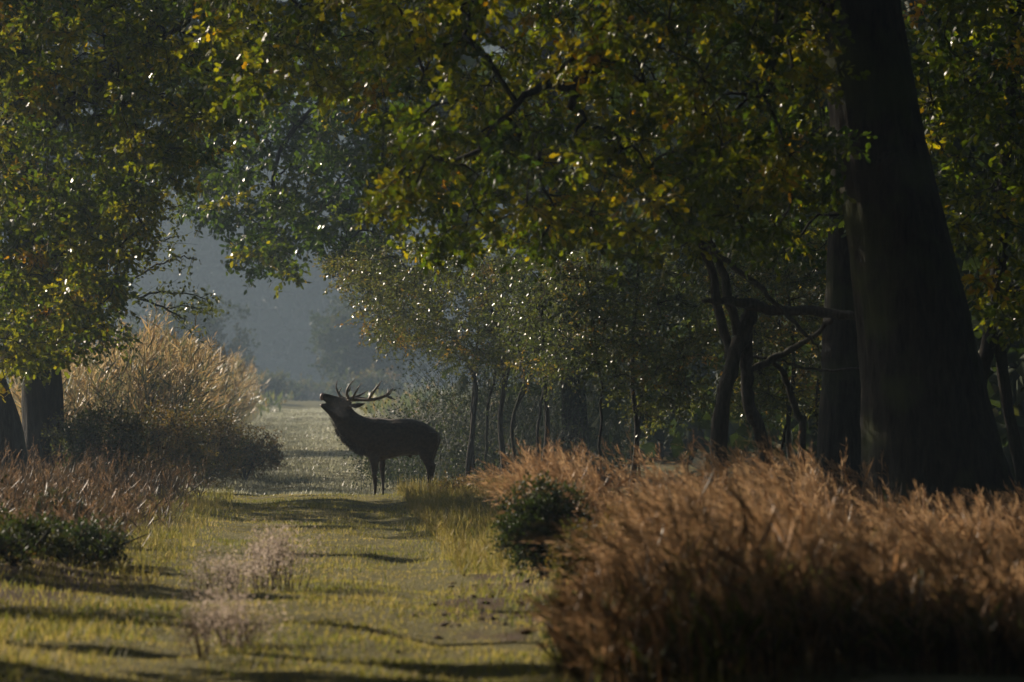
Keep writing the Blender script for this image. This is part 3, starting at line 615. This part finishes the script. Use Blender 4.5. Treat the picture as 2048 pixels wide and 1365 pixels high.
# ------------------------------------------------------------------ woods behind
def wood_mass(name, label, boxes, n, size, tint0):
    bag = Bag()
    for (x0, x1, y0, y1, z0, z1) in boxes:
        m = int(n * (x1 - x0) / 40)
        c = np.stack([rng.uniform(x0, x1, m), rng.uniform(y0, y1, m), z0 + (z1 - z0) * rng.random(m)], 1)
        k = 26
        pos = c[:, None, :] + rng.normal(size=(m, k, 3)) * np.array([1.1, 1.1, .8]) * size * 1.9
        tt = np.clip(tint0 + .15 * rng.normal(size=(m, 1)) + .1 * rng.normal(size=(m, k)), 0, 1)
        ax = rng.normal(size=(m * k, 3)); ax[:, 2] -= .5
        leaves(bag, pos.reshape(-1, 3), ax, size * rng.uniform(.6, 1.3, m * k), tt.ravel(), DIAM, .6, 1.3)
        for _ in range(int((x1 - x0) / 2.2)):
            tx, ty = rng.uniform(x0, x1), rng.uniform(y0, y1)
            if z0 > 5: tx = math.copysign(rng.uniform(8, 14), tx)        # added roof of leaves above view, dimming the sky: trunks set beside the ride
            g = float(gz(tx, ty)); w = rng.uniform(.15, .35)
            hh = z1 * rng.uniform(.5, .85)
            tube(bag, [(tx, ty, g - .2), (tx + rng.normal() * .3, ty, g + hh * .4), (tx + rng.normal() * .6, ty, g + hh)], [w, w * .75, w * .3], 6, t=0.0)
    return prop(bag.build(name, M_WOOD), label, 'wood', None, 'stuff')
wood_mass('distant_wood', 'far hazy wall of trees closing the end of the ride', [(-72, 40, 462, 474, .5, 30), (-74, 42, 480, 496, 1, 38), (-78, 44, 502, 525, 2, 46)], 460, 1.35, .3)
wood_mass('dark_wood', 'dense dark woodland behind the thicket and the big oak', [(.7, 14, 116, 124, .1, 15), (3.4, 22, 78, 90, .4, 15), (1.0, 26, 128, 142, .2, 20), (1.0, 30, 165, 180, .5, 26)], 1350, .5, .22)
wood_mass('shade_wood', 'unseen woodland added round the open end of the ride to block sky light', [(-40, 40, -36, -12, .5, 24), (-38, -17, -10, 26, .5, 20), (12, 36, -10, 34, .3, 20), (-14, 14, -12, 41, 8.8, 18), (12, 36, 36, 78, .3, 20)], 560, .95, .25)  # added unseen round and over the camera to block sky and sun
def far_scrub():
    bag = Bag(); n = 16000
    y = rng.uniform(215, 462, n); x = rng.uniform(-46, 26, n); k = np.abs(x - ride_x(y)) > 1.2 + 1.2 * patchy(y, y, .3, 2); x, y = x[k], y[k]; n = len(x)
    h = .2 + (.5 + 3.2 * sstep(330, 450, y)) * patchy(x, y, .16, 1) ** 2 * rng.random(n); pos = np.stack([x, y, gz(x, y) + h * rng.random(n)], 1)
    ax = rng.normal(size=(n, 3)) * .5 + [0, 0, .8]
    leaves(bag, pos, ax, .35 + .4 * rng.random(n), .55 + .25 * rng.normal(size=n), DIAM, 0, .5)
    return prop(bag.build('distant_scrub', M_SMALL), 'low pale scrub where the ride runs out before the far trees', 'scrub', None, 'stuff')
far_scrub()
def brushwood():
    bag = Bag(); n = 900
    y = rng.uniform(92, 113, n); px = rng.uniform(750, 1240, n) + rng.normal(size=n) * 15; x = (px - CX) / FPX * y; z = gz(x, y)
    for k in range(n):
        h = rng.uniform(.7, 3.0) * np.interp(px[k], [760, 860, 950], [.35, .7, 1]); a = rng.normal(size=2) * .28
        q = smooth_line([(x[k], y[k], z[k] - .05), (x[k] + a[0] * .3 * h, y[k], z[k] + h * .5), (x[k] + a[0] * h, y[k] + a[1] * h, z[k] + h)], 6)
        tube(bag, q, np.linspace(rng.uniform(.004, .011), .002, 6), 3, t=0, cap=False)
        for b in range(3):
            i = rng.integers(2, 5); e = q[i] + np.append(rng.normal(size=2) * .35, rng.uniform(-.1, .4))
            tube(bag, smooth_line([q[i], (q[i] + e) / 2 + [0, 0, .08], e], 4), np.linspace(.006, .002, 4), 3, t=0, cap=False)
        m = 32
        leaves(bag, q[rng.integers(1, 6, m)] + rng.normal(size=(m, 3)) * .2, rng.normal(size=(m, 3)), rng.uniform(.04, .08, m), .35 + .2 * rng.normal(size=m), DIAM, .4)
    return prop(bag.build('brushwood', M_BUSH), 'tangled thin stems and small leaves under the thicket behind the stag', 'brushwood', None, 'stuff')
brushwood()

# ------------------------------------------------------------------ grasses
def blades(bag, x, y, h, w, tint, lean=(0, 0), curl=.35, seg=2, z=None):
    """flat bent blades standing on the ground"""
    n = len(x); z = gz(x, y) - .015 if z is None else z
    base = np.stack([x, y, z], 1)
    a = rng.uniform(0, 2 * math.pi, n); dirv = np.stack([np.cos(a), np.sin(a), np.zeros(n)], 1)
    bend = (dirv * curl * rng.uniform(.3, 1.2, (n, 1)) + np.array([lean[0], lean[1], 0]) * rng.uniform(.5, 1.4, (n, 1)))
    side = unit(np.cross(dirv + rng.normal(size=(n, 3)) * .4, [0, 0, 1.0]))
    rows = []
    for k in range(seg + 1):
        t = k / seg
        c = base + np.array([0, 0, 1.0]) * (h * t * (1 - .18 * t))[:, None] + bend * (h * t * t)[:, None]
        ww = (w * (1 - t ** 1.5) * .5 + .0008)[:, None]
        rows += [c - side * ww, c + side * ww]
    V = np.stack(rows, 1)
    f = np.array([(2 * k, 2 * k + 1, 2 * k + 3, 2 * k + 2) for k in range(seg)])
    bag.add(V.reshape(-1, 3), None, (f[None] + (np.arange(n) * 2 * (seg + 1))[:, None, None]).reshape(-1, 4), np.repeat(np.clip(tint, 0, 1), 2 * (seg + 1)))

bag = Bag()                                             # short turf of the ride
n = 120000
y = 24 + (rng.random(n) ** 1.25) * 70
r = rng.uniform(-2.5, 2.2, n); x = ride_x(y) + r
keep = rng.random(n) > bare(x, y) * .9
x, y, r = x[keep], y[keep], r[keep]; pt = patchy(x, y, 1.4)
h = (.022 + .03 * pt + .025 * sstep(1.2, 2.2, np.abs(r))) * rng.uniform(.6, 1.5, len(x)); crest = np.exp(-((y - 76) / 2.5) ** 2); h = h * (1 + .15 * crest)
wd, tn = .007 + .006 * rng.random(len(x)), .44 + .40 * (1 - pt) + .12 * rng.normal(size=len(x)) - .12 * crest
for k, sg in ((y < 46, 2), (y >= 46, 1)): blades(bag, x[k], y[k], h[k], wd[k], tn[k], curl=.5, seg=sg)
prop(bag.build('ride_grass', M_GRASS), 'short green and yellowed turf covering the ride', 'grass', None, 'stuff')
bag = Bag()
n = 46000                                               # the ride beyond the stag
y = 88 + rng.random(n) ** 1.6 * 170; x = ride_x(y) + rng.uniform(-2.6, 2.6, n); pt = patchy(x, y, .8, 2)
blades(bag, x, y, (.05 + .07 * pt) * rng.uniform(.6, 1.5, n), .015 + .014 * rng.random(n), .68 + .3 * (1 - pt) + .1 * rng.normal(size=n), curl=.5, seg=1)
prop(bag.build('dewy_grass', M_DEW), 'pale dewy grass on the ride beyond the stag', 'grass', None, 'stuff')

bag = Bag()                                             # taller tussocks on the ride and along its edges
for k in range(330):
    yy = rng.uniform(29, 78); side = rng.random()
    rr = rng.choice([-1, 1]) * rng.uniform(1.3, 2.3) if side < .62 else rng.uniform(-1.3, 1.3)
    xx = float(ride_x(yy)) + rr; m = rng.integers(40, 110); s = rng.uniform(.10, .28)
    bx = xx + rng.normal(size=m) * s; by = yy + rng.normal(size=m) * s * 2
    if float(bare(np.array(xx), np.array(yy))) > .3 or (yy > 72 and -3.5 < xx < -1.2): continue
    blades(bag, bx, by, rng.uniform(.05, .14, m) * (1 if side < .62 else .6), .006 + .005 * rng.random(m), rng.uniform(.4, .85) + .12 * rng.normal(size=m), curl=.55, seg=2)
prop(bag.build('tussock_grass', M_GRASS), 'taller green tussocks along the edges of the ride', 'grass', None, 'stuff')

def tall_grass(name, label, spots, h0, h1, lean, tint0, mat=M_STRAW, plume=True, stem_w=.005, leafy=3, profile=None, patch=.3, fac=1.0):
    """spots: (x, y) arrays; arching stems with feathery plumes and bent leaf blades"""
    bag = Bag(); x, y = spots; n = len(x)
    hs = rng.uniform(h0, h1, n) * (1 - patch / 2 + patch * patchy(x, y, .9, 1))
    if profile: hs = hs * np.interp(x / y * FPX + CX, *profile)
    hs = hs * fac
    tn = np.clip(tint0 + .12 * rng.normal(size=n) + .22 * (patchy(x * 2.2, y, 1.1, 7) - .5), 0, 1)
    z = gz(x, y) - .02; a = rng.normal(size=(n, 2)) * .17 + np.array(lean) * rng.uniform(.2, 1.5, (n, 1))
    K = 6; rows = []
    ts = np.linspace(0, 1, K)
    def path(t):
        return np.stack([x + a[:, 0] * hs * t ** 2.6, y + a[:, 1] * hs * t ** 2.6, z + hs * (t - .20 * t ** 3 * np.hypot(a[:, 0], a[:, 1]) / .4)], 1)
    sd_ = unit(np.stack([np.ones(n), rng.normal(size=n) * .7, np.zeros(n)], 1))
    for t in ts:
        c = path(t); w = stem_w * (1 - .75 * t) * .5
        rows += [c - sd_ * w, c + sd_ * w]
    V = np.stack(rows, 1); f = np.array([(2 * k, 2 * k + 1, 2 * k + 3, 2 * k + 2) for k in range(K - 1)])
    bag.add(V.reshape(-1, 3), None, (f[None] + (np.arange(n) * 2 * K)[:, None, None]).reshape(-1, 4), np.repeat(tn * .8, 2 * K))
    for q in range(leafy):                              # leaf blades off the stems
        t = rng.uniform(.1, .6, n); c = np.stack([x + a[:, 0] * hs * t ** 2.6, y + a[:, 1] * hs * t ** 2.6, z + hs * t], 1)
        d = rng.normal(size=(n, 3)) * [.6, .6, .2] + np.stack([a[:, 0], a[:, 1], np.full(n, .9)], 1)
        leaves(bag, c, d, rng.uniform(.2, .45, n) * (h1 / 1.3), tn - .15 + .1 * rng.normal(size=n), DIAM, 0, .034)
    if plume:
        for q in range(13):
            t = .76 + .24 * (q + rng.random()) / 13
            c = path(t); tan = unit(path(min(t + .02, 1.0)) - path(t - .02))
            d = tan + rng.normal(size=(n, 3)) * .38 + np.array([lean[0], lean[1], 0]) * .3
            leaves(bag, c, d, .085 * (1.25 - abs(q / 13 - .35)) * rng.uniform(.6, 1.2, n) * (h1 / 1.3), tn + .12 + .12 * rng.normal(size=n), DIAM, 0, .12)
    return prop(bag.build(name, mat), label, 'grass', None, 'stuff')

def area(n, f):
    x, y = f(n); return x, y
def right_patch(n):
    y = rng.uniform(26, 49, n); px0 = np.interp(y, [26, 30, 34, 39, 42.5, 44, 45, 49], [1150, 1150, 1170, 1225, 1250, 1210, 1090, 1050]) + 40 * np.sin(y * 1.7)
    px = px0 + (2330 - px0) * rng.random(n) ** 1.05
    f = .35 + .65 * sstep(0, 230, px - px0) * (.7 + .3 * patchy(px / 60, y, 1, 2)); f = np.where(y > 44, np.maximum(f, .75), f)
    return (px - CX) / FPX * y, y, f
PROFILE = ([960, 1090, 1200, 1300, 1450, 1600, 1800, 2060], [1.05, 1.2, 1.5, 1.22, 1.32, 1.08, .88, .78])
x, y, f = right_patch(5300)
tall_grass('tall_grass', 'tall orange-brown feathery grass in front of the massive oak', (x, y), .42, .88, (-.30, .0), .58, leafy=2, profile=PROFILE, fac=f)
x, y, f = right_patch(80); m = 24; x = (x[:, None] + rng.normal(size=(80, m)) * .09).ravel(); y = (y[:, None] + rng.normal(size=(80, m)) * .2).ravel()
tall_grass('plume_grass', 'tallest feathery plumes arching above the orange grass', (x, y), .75, 1.18, (-.42, .0), .74, leafy=1, profile=PROFILE, fac=np.repeat(f, m))
px = rng.uniform(1075, 1190, 16); yc = rng.uniform(44.5, 48.5, 16); m = 22
x = ((px - CX) / FPX * yc)[:, None] + rng.normal(size=(16, m)) * .10; y = yc[:, None] + rng.normal(size=(16, m)) * .2
tall_grass('plume_grass', 'arching plumes rising over the dense black-green bush', (x.ravel(), y.ravel()), .8, 1.2, (-.30, .0), .72, leafy=1)
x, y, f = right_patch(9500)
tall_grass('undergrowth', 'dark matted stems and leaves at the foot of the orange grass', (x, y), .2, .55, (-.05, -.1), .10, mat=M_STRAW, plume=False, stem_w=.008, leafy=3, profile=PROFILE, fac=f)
x, y, f = right_patch(1500)
tall_grass('green_stems', 'leafy green stems scattered through the orange grass', (x, y), .35, .75, (-.12, .0), .35, mat=M_GRASS, plume=False, leafy=8, profile=PROFILE, fac=f)
# right verge by the stag
n = 7000; y = rng.uniform(44, 84, n); x = ride_x(y) + 1.3 + rng.random(n) ** 1.2 * 2.8
k = (bare(x, y) < .5) & (rng.random(n) < .3 + .7 * patchy(x, y, 1.3, 5)); x, y = x[k], y[k]
tall_grass('verge_grass', 'rusty and green grass on the verge hiding the hind legs of the stag', (x, y), .10, .36, (-.12, 0), .86, mat=M_GRASS, leafy=6, plume=False)
# left verge
n = 5200; y = rng.uniform(45, 81, n); x = ride_x(y) - 1.5 - .5 * patchy(y, y, 1.1, 4) - rng.random(n) ** .8 * 3.4
k = rng.random(n) < .25 + .75 * patchy(x, y, 1.2, 3); x, y = x[k], y[k]
tall_grass('verge_grass', 'dry brown grass on the verge in front of the pair of oaks', (x, y), .22, .74, (.10, 0), .34, leafy=4, patch=1.0)
n = 2600; y = rng.uniform(40, 84, n); x = ride_x(y) - 1.3 - rng.random(n) ** 1.5 * 3.6
tall_grass('verge_grass', 'green blades mixed into the left verge beside the ride', (x, y), .08, .26, (.06, 0), .78, mat=M_GRASS, leafy=4, plume=False)

# ------------------------------------------------------------------ reeds
def reeds():
    bag = Bag(); n = 3600
    y = 94 + 130 * rng.random(n) ** 1.6; px = 40 + 540 * rng.random(n)
    x = np.minimum((px - CX) / FPX * y, ride_x(y) - 2.5 - .9 * rng.random(n)); px = x / y * FPX + CX
    h = np.interp(px, [40, 250, 330, 420, 500, 570, 620], [2.4, 2.7, 2.7, 2.5, 2.1, 1.5, .9]) * rng.uniform(.5, 1.1, n) * np.where(rng.random(n) < .05, 1.18, 1)
    z = gz(x, y) - .05; tn = np.clip(.48 + .24 * rng.normal(size=n), 0, 1); a = rng.normal(size=(n, 2)) * .10 + [.03, 0]
    K = 4; rows = []; sd_ = unit(np.stack([np.ones(n), rng.normal(size=n) * .5, np.zeros(n)], 1))
    def path(t): return np.stack([x + a[:, 0] * h * t * t, y + a[:, 1] * h * t * t, z + h * t], 1)
    for k in range(K + 1):
        c = path(k / K); rows += [c - sd_ * .005, c + sd_ * .005]
    V = np.stack(rows, 1); f = np.array([(2 * k, 2 * k + 1, 2 * k + 3, 2 * k + 2) for k in range(K)])
    bag.add(V.reshape(-1, 3), None, (f[None] + (np.arange(n) * 2 * (K + 1))[:, None, None]).reshape(-1, 4), np.repeat(tn * .7, 2 * (K + 1)))
    for q in range(9):
        t = .2 + .75 * (q + rng.random(n)) / 9
        c = path(0) + (path(1) - path(0)) * t[:, None]
        d = rng.normal(size=(n, 3)) * [.6, .6, .25]; d[:, 2] += .75; d[:, 0] += .15
        leaves(bag, c, d, rng.uniform(.25, .6, n), tn + .35 * (t - .6) + .14 * rng.normal(size=n), DIAM, 0, .085)
    sel = rng.random(n) < .4
    for q in range(16):
        t = .90 + .13 * (q + rng.random()) / 16
        c = path(t)[sel]; d = rng.normal(size=(sel.sum(), 3)) * .45 + [.35, 0, .6]
        leaves(bag, c, d, .17 * rng.uniform(.6, 1.2, sel.sum()), .85 + .15 * rng.normal(size=sel.sum()), DIAM, 0, .2)
    return prop(bag.build('reed_bed', M_REED), 'sunlit golden reeds with feathery heads beyond the left verge', 'reeds', None, 'stuff')
reeds()

# ------------------------------------------------------------------ bushes and plants
def bush(name, label, cat, px, py_base, d, w, h, depth, n, size, tint0, mat=M_BUSH, shape=DIAM, upright=.2, group=None, rad=None):
    c = P(px, py_base, d); g = float(gz(c[0], d)); root = empty(name, (c[0], d, g), label, cat, group)
    rad = rad or .22 * max(w, h) / 1.2
    v = unit(rng.normal(size=(n, 3))) * rng.random((n, 1)) ** .4
    C = np.array([c[0], d, g]) + np.stack([v[:, 0] * w / 2, v[:, 1] * depth / 2, h * (.08 + .9 * np.clip(.5 + .5 * v[:, 2], 0, 1) * (.6 + .4 * rng.random(n)))], 1)
    wood, lf = Bag(), Bag()
    for k in range(7):
        a = rng.normal(size=2) * .25
        tube(wood, smooth_line([(c[0], d, g - .05), (c[0] + a[0] * w * .5, d + a[1] * depth * .5, g + h * .35), (c[0] + a[0] * w, d + a[1] * depth, g + h * .7)], 6), np.linspace(.016, .006, 6), 5)
    nodes = [(c[0], d, g + h * t) for t in (.1, .3, .5)]
    grow(wood, nodes, C, .012)
    sprays(lf, wood, C, rad, 8, 8, size, shape, tint0, .14, droop=-upright, flat=.9, autumn=.08, twig_r=.003)
    prop(wood.build('stems', M_BARK2, root, True), kind='stuff'); prop(lf.build('foliage', mat, root), kind='stuff')
    return root
bush('bush', 'dark green rounded bush at the foot of the upright oak', 'bush', 200, 995, 75, 1.45, 1.6, 1.4, 150, .055, .5)
bush('bush', 'grey-green bush in front of the reeds with a ragged top', 'bush', 320, 985, 84, 1.7, 1.6, 1.6, 150, .055, .85)
bush('bush', 'dusky bush standing half in front of the golden reeds', 'bush', 405, 975, 91, 1.4, 1.8, 1.5, 140, .055, .8)
bush('bush', 'low hazy bush at the bend of the ride beside the reeds', 'bush', 490, 950, 104, 1.6, 1.3, 1.8, 120, .06, .9)
bush('bush', 'dense black-green bush crouching at the left end of the orange grass', 'bush', 1090, 1165, 42.5, .78, .86, .9, 210, .035, .15, upright=.8)
bush('herb_clump', 'grey-green mugwort clump at the foot of the orange grass', 'plant', 1185, 1215, 38.0, .62, .62, .8, 110, .035, .75, upright=.7)
bush('herb_clump', 'low dark nettle clump at the left edge of the ride', 'plant', 150, 1160, 46, 1.0, .40, 1.6, 60, .05, .2)
bush('herb_clump', 'sprawling green bramble clump below the dry brown grass', 'plant', 40, 1170, 44, 1.0, .5, 1.8, 60, .05, .4)
bush('herb_clump', 'small green herb clump among the dry brown grass', 'plant', 110, 1090, 57, .7, .5, .8, 60, .045, .3)
bush('herb_clump', 'leafy weed clump in the verge by the stag hind legs', 'plant', 915, 1010, 76, .8, .30, .8, 40, .04, .8)

bush('shade_bramble', 'arching bramble added beyond the left edge to shade the turf below the dry brown grass', 'bush', CX - 5.5 / 43 * FPX, 1150, 43, 2.2, 2.0, 2.4, 120, .06, .3)  # both brambles added, mostly out of view, to shade the left foreground
bush('shade_bramble', 'nearer arching bramble added beyond the left edge to shade the turf', 'bush', CX - 5.2 / 37.5 * FPX, 1200, 37.5, 2.0, 1.9, 2.4, 120, .06, .35)
bush('herb_clump', 'dark leafy weeds spilling from the foot of the orange grass', 'plant', 1180, 1300, 31.5, .5, .34, 1.0, 70, .04, .2, upright=.5)
bush('herb_clump', 'low green weeds in front of the black-green bush', 'plant', 1130, 1235, 36, .4, .22, .9, 50, .035, .55, upright=.5)
bush('herb_clump', 'pale grey weeds between the black-green bush and the orange grass', 'plant', 1225, 1180, 40.5, .5, .6, .7, 80, .035, .95, upright=.7)
for px, d, w, h in [(535, 300, 3.4, 1.7), (592, 330, 4.2, 1.3), (640, 345, 3.6, 1.1), (690, 320, 3.8, 1.9), (745, 290, 3.6, 2.2)]:
    bush('hazy_shrub', 'blurred round shrub closing the far end of the ride', 'shrub', px, 800, d, w, h, 3.0, 46, .22, .5, group='shrubs closing the far end of the ride', rad=.6)
bush('hazy_tree', 'faint round tree in the mist behind the reeds', 'tree', 372, 800, 285, 7.5, 6.3, 6.0, 190, .30, .3, mat=M_WOOD, rad=.9)
bush('hazy_tree', 'faint taller tree in the mist above the antlers', 'tree', 735, 800, 310, 7.0, 7.6, 6.0, 200, .30, .3, mat=M_WOOD, rad=.9)
def dried(label, px, py, d, h, w, n, tint0):
    c = P(px, py, d); g = float(gz(c[0], d)); root = empty('dried_wildflower', (c[0], d, g), label, 'wildflower')
    st, fl = Bag(), Bag()
    for k in range(n):
        bx, by = c[0] + rng.normal() * w * .25, d + rng.normal() * w * .6; hh = h * rng.uniform(.55, 1.05); b0 = float(gz(bx, by))
        tx, ty = bx + rng.normal() * .07, by + rng.normal() * .07
        q = smooth_line([(bx, by, b0 - .02), ((bx + tx) / 2 + rng.normal() * .01, (by + ty) / 2, b0 + hh * .5), (tx, ty, b0 + hh)], 5)
        tube(st, q, np.linspace(.004, .002, 5), 4, t=.1, cap=False)
        m = 60
        pos = np.array([tx, ty, b0 + hh * .93]) + rng.normal(size=(m, 3)) * [.045, .045, .075]
        leaves(fl, pos, rng.normal(size=(m, 3)), rng.uniform(.012, .03, m), tint0 + .15 * rng.normal(size=m), DIAM, .3, 1.0)
    prop(st.build('stems', M_FLUFF, root), kind='stuff'); prop(fl.build('flower_heads', M_FLUFF, root), kind='stuff')
dried('tall clump of pale dried flower heads in the middle of the ride', 548, 1190, 41.5, .46, .46, 44, .85)
dried('shorter clump of pale dried flower heads beside the tall clump', 455, 1195, 40.5, .26, .55, 40, .85)
dried('sparse pink-grey dried flower heads on the near turf', 462, 1295, 32.3, .24, .32, 34, .85)
dried('dark withered stalks beside the sparse dried flowers on the near turf', 408, 1330, 30.5, .30, .12, 10, .12)

# dug soil on the right of the ride
bag = Bag(); ico = bmesh.new(); bmesh.ops.create_icosphere(ico, subdivisions=2, radius=1.0)
iv = np.array([v.co[:] for v in ico.verts]); ifc = np.array([[v.index for v in f.verts] for f in ico.faces]); ico.free()
for k in range(110):
    yy = rng.normal() * 3.4 + 39.5; xx = rng.normal() * .36 - .06 + (yy - 39) * -.004; s = rng.uniform(.008, .028) * rng.uniform(.6, 1.2)
    w = iv * (1 + .22 * rng.normal(size=(len(iv), 1))) * np.array([1.4, 2.0, .7]) * s * (1 + .25 * np.sin(5 * iv[:, [1, 2, 0]] + k))
    bag.add(w + np.array([xx, yy, float(gz(xx, yy)) + s * .2]), ifc)
prop(bag.build('soil_clods', M_SOIL), 'freshly dug dark clods of earth at the right edge of the ride', 'soil', None, 'stuff')

# ------------------------------------------------------------------ haze
hm, nt, out = material('morning_haze')
pv = node(nt, 'ShaderNodeVolumePrincipled'); pv.inputs['Color'].default_value = (.61, .80, 1.0, 1); pv.inputs['Density'].default_value = .0007
pv.inputs['Anisotropy'].default_value = .5; pv.inputs['Density Attribute'].default_value = ''
nt.links.new(pv.outputs[0], out.inputs['Volume'])
try: hm.cycles.homogeneous_volume = True
except Exception: pass
hx = np.array([[-330, -50, -3], [330, -50, -3], [330, 800, -3], [-330, 800, -3], [-330, -50, 52], [330, -50, 52], [330, 800, 52], [-330, 800, 52]], float)
hf = np.array([(0, 3, 2, 1), (4, 5, 6, 7), (0, 1, 5, 4), (1, 2, 6, 5), (2, 3, 7, 6), (3, 0, 4, 7)])
prop(make_mesh('haze', hx, hf, hm), 'thin blue-grey morning haze filling the woodland clearing', 'haze', None, 'stuff')
# breath of the stag, lit by the sun
bm_, nt, out = material('breath_vapour')
pv = node(nt, 'ShaderNodeVolumePrincipled'); pv.inputs['Color'].default_value = (.9, .93, 1.0, 1); pv.inputs['Density'].default_value = .09; pv.inputs['Anisotropy'].default_value = .5; pv.inputs['Density Attribute'].default_value = ''
nt.links.new(pv.outputs[0], out.inputs['Volume'])
S_ = 4.55 * 128.0; so = bpy.data.objects['stag'].location
bb = Bag()
for (cx_, cy_, yy_, rx_, rz_) in [(585, 420, -.34, .20, .17), (330, 300, -.05, .16, .12)]:
    w = iv * (1 + .12 * np.sin(4 * iv[:, [1]] + 3 * iv[:, [2]])) * np.array([rx_, .12, rz_])
    bb.add(w + np.array([so[0] + (cx_ - 870) / S_, so[1] + yy_, so[2] + (1222 - cy_) / S_]), ifc)
prop(bb.build('breath', bm_), 'faint drifting puff of breath round the head of the stag', 'breath', None, 'stuff')
print('TRIS', sum(sum(len(p.vertices) - 2 for p in m.polygons) for m in bpy.data.meshes if m.users))
